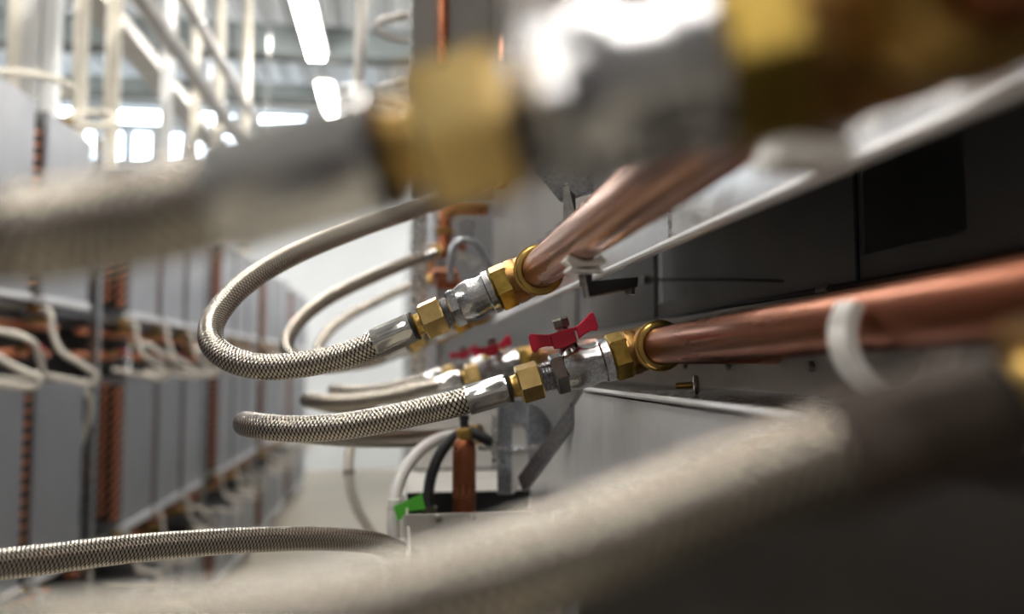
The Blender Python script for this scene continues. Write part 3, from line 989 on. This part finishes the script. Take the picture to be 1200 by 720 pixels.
# bracket post with rounded plate
t = thing('post_bracket', P(590, 575, .84), 'grey galvanised slotted post bracket with rounded plate beside the tray front', 'bracket')
Yb = .84
MB().prism([P(583, 470, Yb), P(617, 470, Yb), P(617, 497, Yb), P(600, 497, Yb), P(599, 580, Yb), P(583, 580, Yb)], (0, .003, 0)).build('post', 'galvanised_dark', t, smooth=0)
arc = [P(618 + 32 * math.sin(a) * 1.0, 520 - 46 * math.cos(a), Yb + .008) for a in [math.pi / 2 * i / 10 for i in range(11)]]
MB().prism([P(618, 520, Yb + .008)] + arc, (0, .003, 0)).build('rounded_plate', 'galvanised_dark', t, smooth=0)
MB().prism([P(599, 580, Yb + .004), P(599, 500, Yb + .004), P(604, 494, Yb + .004), P(611, 495, Yb + .004), P(616, 506, Yb + .004), P(620, 546, Yb + .004), P(604, 577, Yb + .004)], (0, .001, 0)).build('tongue', 'board_white', t, smooth=0)
MB().prism([P(577, 487, Yb - .004), P(582, 487, Yb - .004), P(581, 548, Yb - .004), P(577, 548, Yb - .004)], (0, .003, 0)).build('latch_strip', 'galvanised', t, smooth=0)
MB().prism([P(560, 523, Yb), P(640, 523, Yb), P(640, 528, Yb), P(560, 528, Yb)], (0, .003, 0)).build('cross_strip', 'galvanised', t, smooth=0)
MB().bar(P(690, 462, .70), P(612, 568, .80), .004, .016).build('brace', 'galvanised_dark', t, smooth=0)
# copper cap and frame in the next bay, behind the looped hoses
t = thing('copper_fitting', P(520, 322, 1.2), 'bright copper cap on a short pipe behind the looped hoses', 'fitting')
MB().lathe(P(508, 322, 1.2), (1, .2, .05), [(0, .008), (.002, .011), (.030, .011), (.034, .008)], 18).build('dome', 'copper', t)
MB().lathe(P(508, 330, 1.2), (1, .2, -.1), [(.004, .010), (.036, .010)], 18).build('pipe_end', 'copper_dark', t)
t = thing('curved_bracket', P(550, 290, 1.1), 'dark curved steel bracket on the rack behind the looped hoses', 'bracket')
MB().tube(catmull([P(528, 330, 1.1), P(530, 292, 1.1), P(540, 282, 1.1), P(556, 284, 1.1), P(568, 300, 1.1), P(580, 322, 1.1)], 8), .0045, 10).build('arm', 'galvanised_dark', t)
MB().prism([P(538, 258, 1.12), P(556, 258, 1.12), P(556, 284, 1.12), P(538, 284, 1.12)], (0, .01, 0)).build('block', 'galvanised_dark', t, smooth=0)
MB().bar(P(532, 296, 1.1), P(572, 316, 1.1), .004, .012).build('strip', 'galvanised', t, smooth=0)
# copper tubes and cables before the end plate
for (p, q_, r, m, lab, nm) in ((P(521, -60, 1.22), P(520, 84, 1.22), .0075, 'copper_dark', 'dark copper tube standing before the grey end plate', 'copper_tube'),
                               (P(606, -40, 1.15), P(588, 80, 1.15), .007, 'copper', 'bright copper tube slanting down before the grey end plate', 'copper_tube'),
                               (P(640, -40, 1.0), P(622, 60, 1.0), .004, 'cream_pipe', 'cream cable running down before the grey end plate', 'thin_cable'),
                               (P(656, -40, 1.0), P(634, 60, 1.0), .004, 'cream_pipe', 'cream cable running down before the grey end plate', 'thin_cable')):
    t = thing(nm, q_, lab, 'pipe' if 'tube' in nm else 'cable', None if 'tube' in nm else 'cream cables by the end plate')
    MB().tube([p, p.lerp(q_, .5), q_], r, 12).build('tube', m, t)
    MB().lathe(q_, q_ - p, [(-.004, r * 1.4), (.012, r * 1.4)], 12).build('ferrule', 'black_rubber', t)
# overhead hose and coiled wires left of the end plate
t = thing('riser_hose', P(418, 150, 2.4), 'grey-beige hose dropping from the roof beside the end plate', 'hose')
MB().tube(catmull([P(436, -120, 2.4), P(427, -20, 2.4), P(422, 60, 2.4), P(419, 130, 2.4), P(419, 200, 2.4)], 8), .0165, 14).build('sheath', 'tray_grey', t)
MB().lathe(P(419, 150, 2.4), (0, 0, 1), [(-.03, .019), (.03, .019)], 14).build('coupling', 'screw_steel', t)
for dy, s in ((0, 1.0), (78, .85)):
    t = thing('bent_hose', P(480, 20 + dy, 1.7), 'thin beige hose bent in a loop beside the end plate', 'hose', 'bent hoses beside the end plate')
    MB().tube(catmull([P(500, 17 + dy, 1.7), P(470, 19 + dy, 1.7), P(446, 25 + dy, 1.7), P(441, 34 + dy, 1.7), P(455, 43 + dy, 1.7), P(482, 48 + dy, 1.7), P(505, 50 + dy, 1.7)], 8), .0065, 10).build('sheath', 'tray_grey', t)
    MB().lathe(P(470, 19 + dy, 1.7), P(446, 25 + dy, 1.7) - P(470, 19 + dy, 1.7), [(-.01, .008), (.01, .008)], 10).build('band', 'screw_steel', t)

for o in bpy.data.objects:
    if '_o' in o:
        del o['_o']
